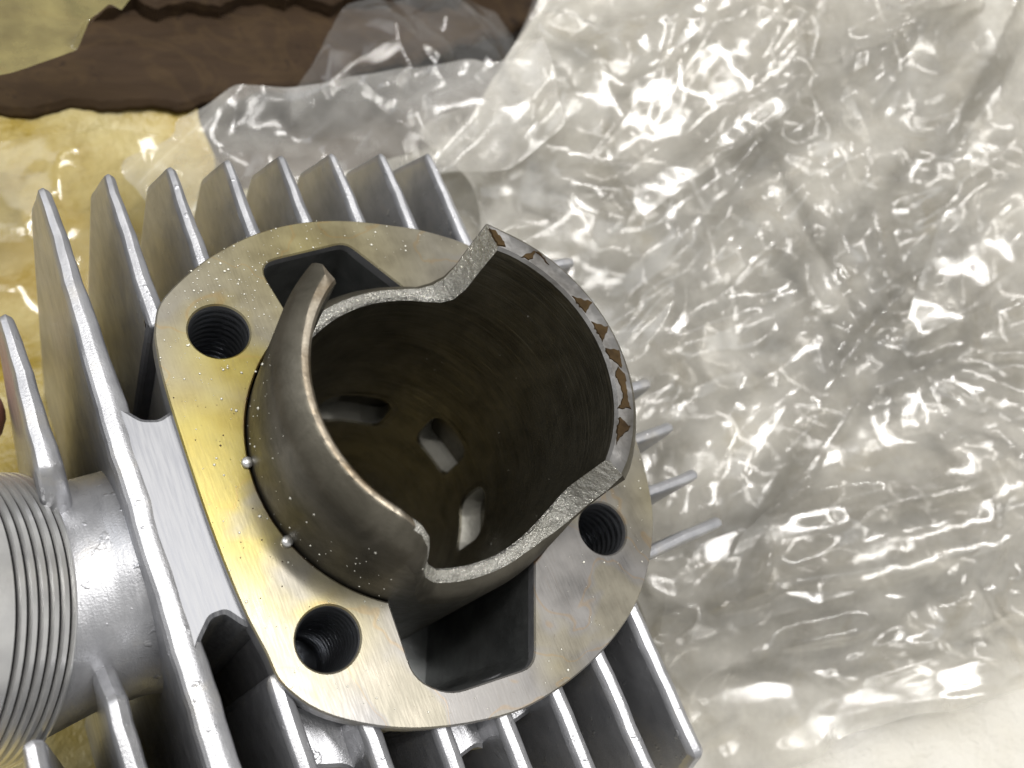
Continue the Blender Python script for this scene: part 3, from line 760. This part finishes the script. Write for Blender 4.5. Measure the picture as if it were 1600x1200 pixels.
# olive flap in the upper left corner
def surf_plane(px, py): return at(px, py, -3.2)
fa, fb, fc, fd, fe = [surf_plane(*p)[:2] for p in ((-60, -60), (250, -60), (190, 14), (122, 76), (-60, 128))]
POLY = ccw([fa, fe, fd, fc, fb])
def h_flap(X, Y):
    d = .3*facets(X, Y, 1.8, 121, .7, 1.)+.1*facets(X, Y, .7, 127, 1.2, 1.)
    return -3.4+.6*d+ridge(X, Y, fd, fc, .25, .25), 0*X, 0*X
sheet('film_flap', POLY[:, 0].min(), POLY[:, 0].max(), POLY[:, 1].min(), POLY[:, 1].max(), .022, h_flap, lambda X, Y: in_poly(X, Y, POLY), FILM_FLAP,
      'olive yellow film flap hanging over the brown board in the upper left corner', 'plastic film')

sheet('film_bulge', BU[:, 0].min(), BU[:, 0].max(), BU[:, 1].min(), BU[:, 1].max(), .04, h_bulge, lambda X, Y: in_poly(X, Y, BU), FILM_TOP,
      'clear film bulging up in front of the brown board, top centre', 'plastic film')
# brown board behind, and a broken piece on it
def slab(name, poly, z1, z0, mat, amp=.12):
    P = resample(round_poly(ccw(poly), .3), .12)
    P = P+np.array([[amp*wj(p[0]*.8, 1), amp*wj(p[0]*.9+p[1], 7)+amp*.25*wj(p[0]*3.3, 2)] for p in P])
    return plate(name, P, [], z1, z0, mat, None, .12)
b = slab('wooden_board', [(-9, 11.55), (1.0, 11.5), (4.4, 11.9), (15, 14.6), (15, 24), (-9, 24)], -6.75, -7.0, WOOD)
tag(b, 'dark brown weathered wooden board lying behind the film at the top left', 'wooden board')
b = slab('wood_splinter', [(-1.2, 14.0), (3.5, 14.4), (9.5, 14.6), (12.5, 15.6), (12, 17), (2, 16.6), (-1, 15.6)], -6.2, -6.88, WOOD, .25)
tag(b, 'broken piece of brown wood on top of the board at the upper edge', 'wood piece')
# bench under everything
gm = mesh('ground', [(-60, -60, -9.2), (80, -60, -9.2), (80, 80, -9.2), (-60, 80, -9.2)], [(0, 1, 2, 3)], GROUND, None, False)
gm['kind'] = 'structure'

# ------------------------------------------------------------------ a fingertip at the left edge
def finger():
    p0 = at(-190, 560, -3.4); p1 = at(-2, 672, -3.6); V = []; F = []; n = 24; K = 22
    ax = (p1-p0)/np.linalg.norm(p1-p0); s_ = np.cross(ax, [0, 0, 1]); s_ /= np.linalg.norm(s_); u_ = np.cross(s_, ax); L = np.linalg.norm(p1-p0)
    for k in range(K+1):
        t = k/K; r = .62*(1-.18*t)*(1 if t < .72 else math.sqrt(max(0, 1-((t-.72)/.285)**2)))+.03*math.exp(-((t-.35)/.07)**2)
        bend = -.35*t*t
        for i in range(n):
            a = 2*math.pi*i/n; V.append(p0+ax*L*t+u_*bend+max(r, .02)*(math.cos(a)*s_+.88*math.sin(a)*u_))
    for k in range(K):
        for i in range(n): F.append((k*n+i, k*n+(i+1) % n, (k+1)*n+(i+1) % n, (k+1)*n+i))
    F.append(tuple(range(n))[::-1]); F.append(tuple(K*n+i for i in range(n)))
    return mesh('person', V, F, SKIN)
tag(finger(), 'blurred fingertip of a person holding the cylinder at the left edge', 'person')

# ------------------------------------------------------------------ dust on the flange and grit on the film
def specks(name, pts, mat, smin, smax, label, cat, kind):
    V = []; F = []
    for (x, y, z) in pts:
        s0 = len(V); r = smin+(smax-smin)*random.random()**3; r2 = r*random.uniform(.6, 1.3); a = random.random()*3
        for dx, dy, dz in ((1, 0, 0), (0, 1, 0), (-1, 0, 0), (0, -1, 0), (0, 0, .9), (0, 0, -.3)):
            X = dx*r; Y = dy*r2; V.append((x+X*math.cos(a)-Y*math.sin(a), y+X*math.sin(a)+Y*math.cos(a), z+dz*r))
        for f in ((0, 1, 4), (1, 2, 4), (2, 3, 4), (3, 0, 4), (1, 0, 5), (2, 1, 5), (3, 2, 5), (0, 3, 5)): F.append(tuple(s0+q for q in f))
    o = mesh(name, V, F, mat, None, True); return tag(o, label, cat, None, kind)
BH = np.array(bore)
def on_face(x, y):
    X = np.array([[x]]); Y = np.array([[y]])
    if not in_poly(X, Y, FL)[0, 0] or in_poly(X, Y, BH)[0, 0]: return False
    return all(math.hypot(x-a, y-b_) > RH+.04 for a, b_ in HC)
pts = []
while len(pts) < 190:
    x, y = random.uniform(-3, 3.8), random.uniform(-3.9, 3.8)
    if on_face(x, y): pts.append((x, y, .004))
while len(pts) < 340:      # thicker near the upper left hole
    x, y = random.gauss(-1.8, .75), random.gauss(2.7, .6)
    if on_face(x, y): pts.append((x, y, .004))
for _ in range(60):         # on the outside of the left skirt
    a = math.radians(random.uniform(150, 235)); z = random.uniform(.05, 1.7); pts.append((RO*math.cos(a), RO*math.sin(a), z))
for _ in range(14):
    a = math.radians(random.uniform(-60, 90)); z = random.uniform(-1.8, 1.6); pts.append((RI*math.cos(a), RI*math.sin(a), z))
for _ in range(50):
    a = math.radians(random.uniform(62, 122)); pts.append((random.uniform(2.0, 2.1)*math.cos(a), random.uniform(2.0, 2.1)*math.sin(a), .38))
specks('dust', pts, DUSTM, .006, .024, 'pale dust specks sprinkled over the flange and liner', 'dust', 'stuff')
bp = []
while len(bp) < 30:
    x, y = random.gauss(-2.5, .5), random.gauss(0, 1.2)
    if on_face(x, y): bp.append((x, y, .003))
specks('grit', bp, GRIT, .006, .018, 'tiny dark grit on the oily left part of the flange', 'grit', 'stuff')
g = surf(1520, 418, 1.0); V = []; F = []
bm = bmesh.new(); bmesh.ops.create_icosphere(bm, subdivisions=2, radius=.09)
for v in bm.verts: v.co *= 1+.25*math.sin(v.co.x*40)*math.cos(v.co.y*50+v.co.z*30)
me = bpy.data.meshes.new('stone_chip'); bm.to_mesh(me); bm.free()
o = link('stone_chip', me, GRIT); o.location = tuple(g); tag(o, 'small brown stone chip on the clear film near the right edge', 'stone chip')
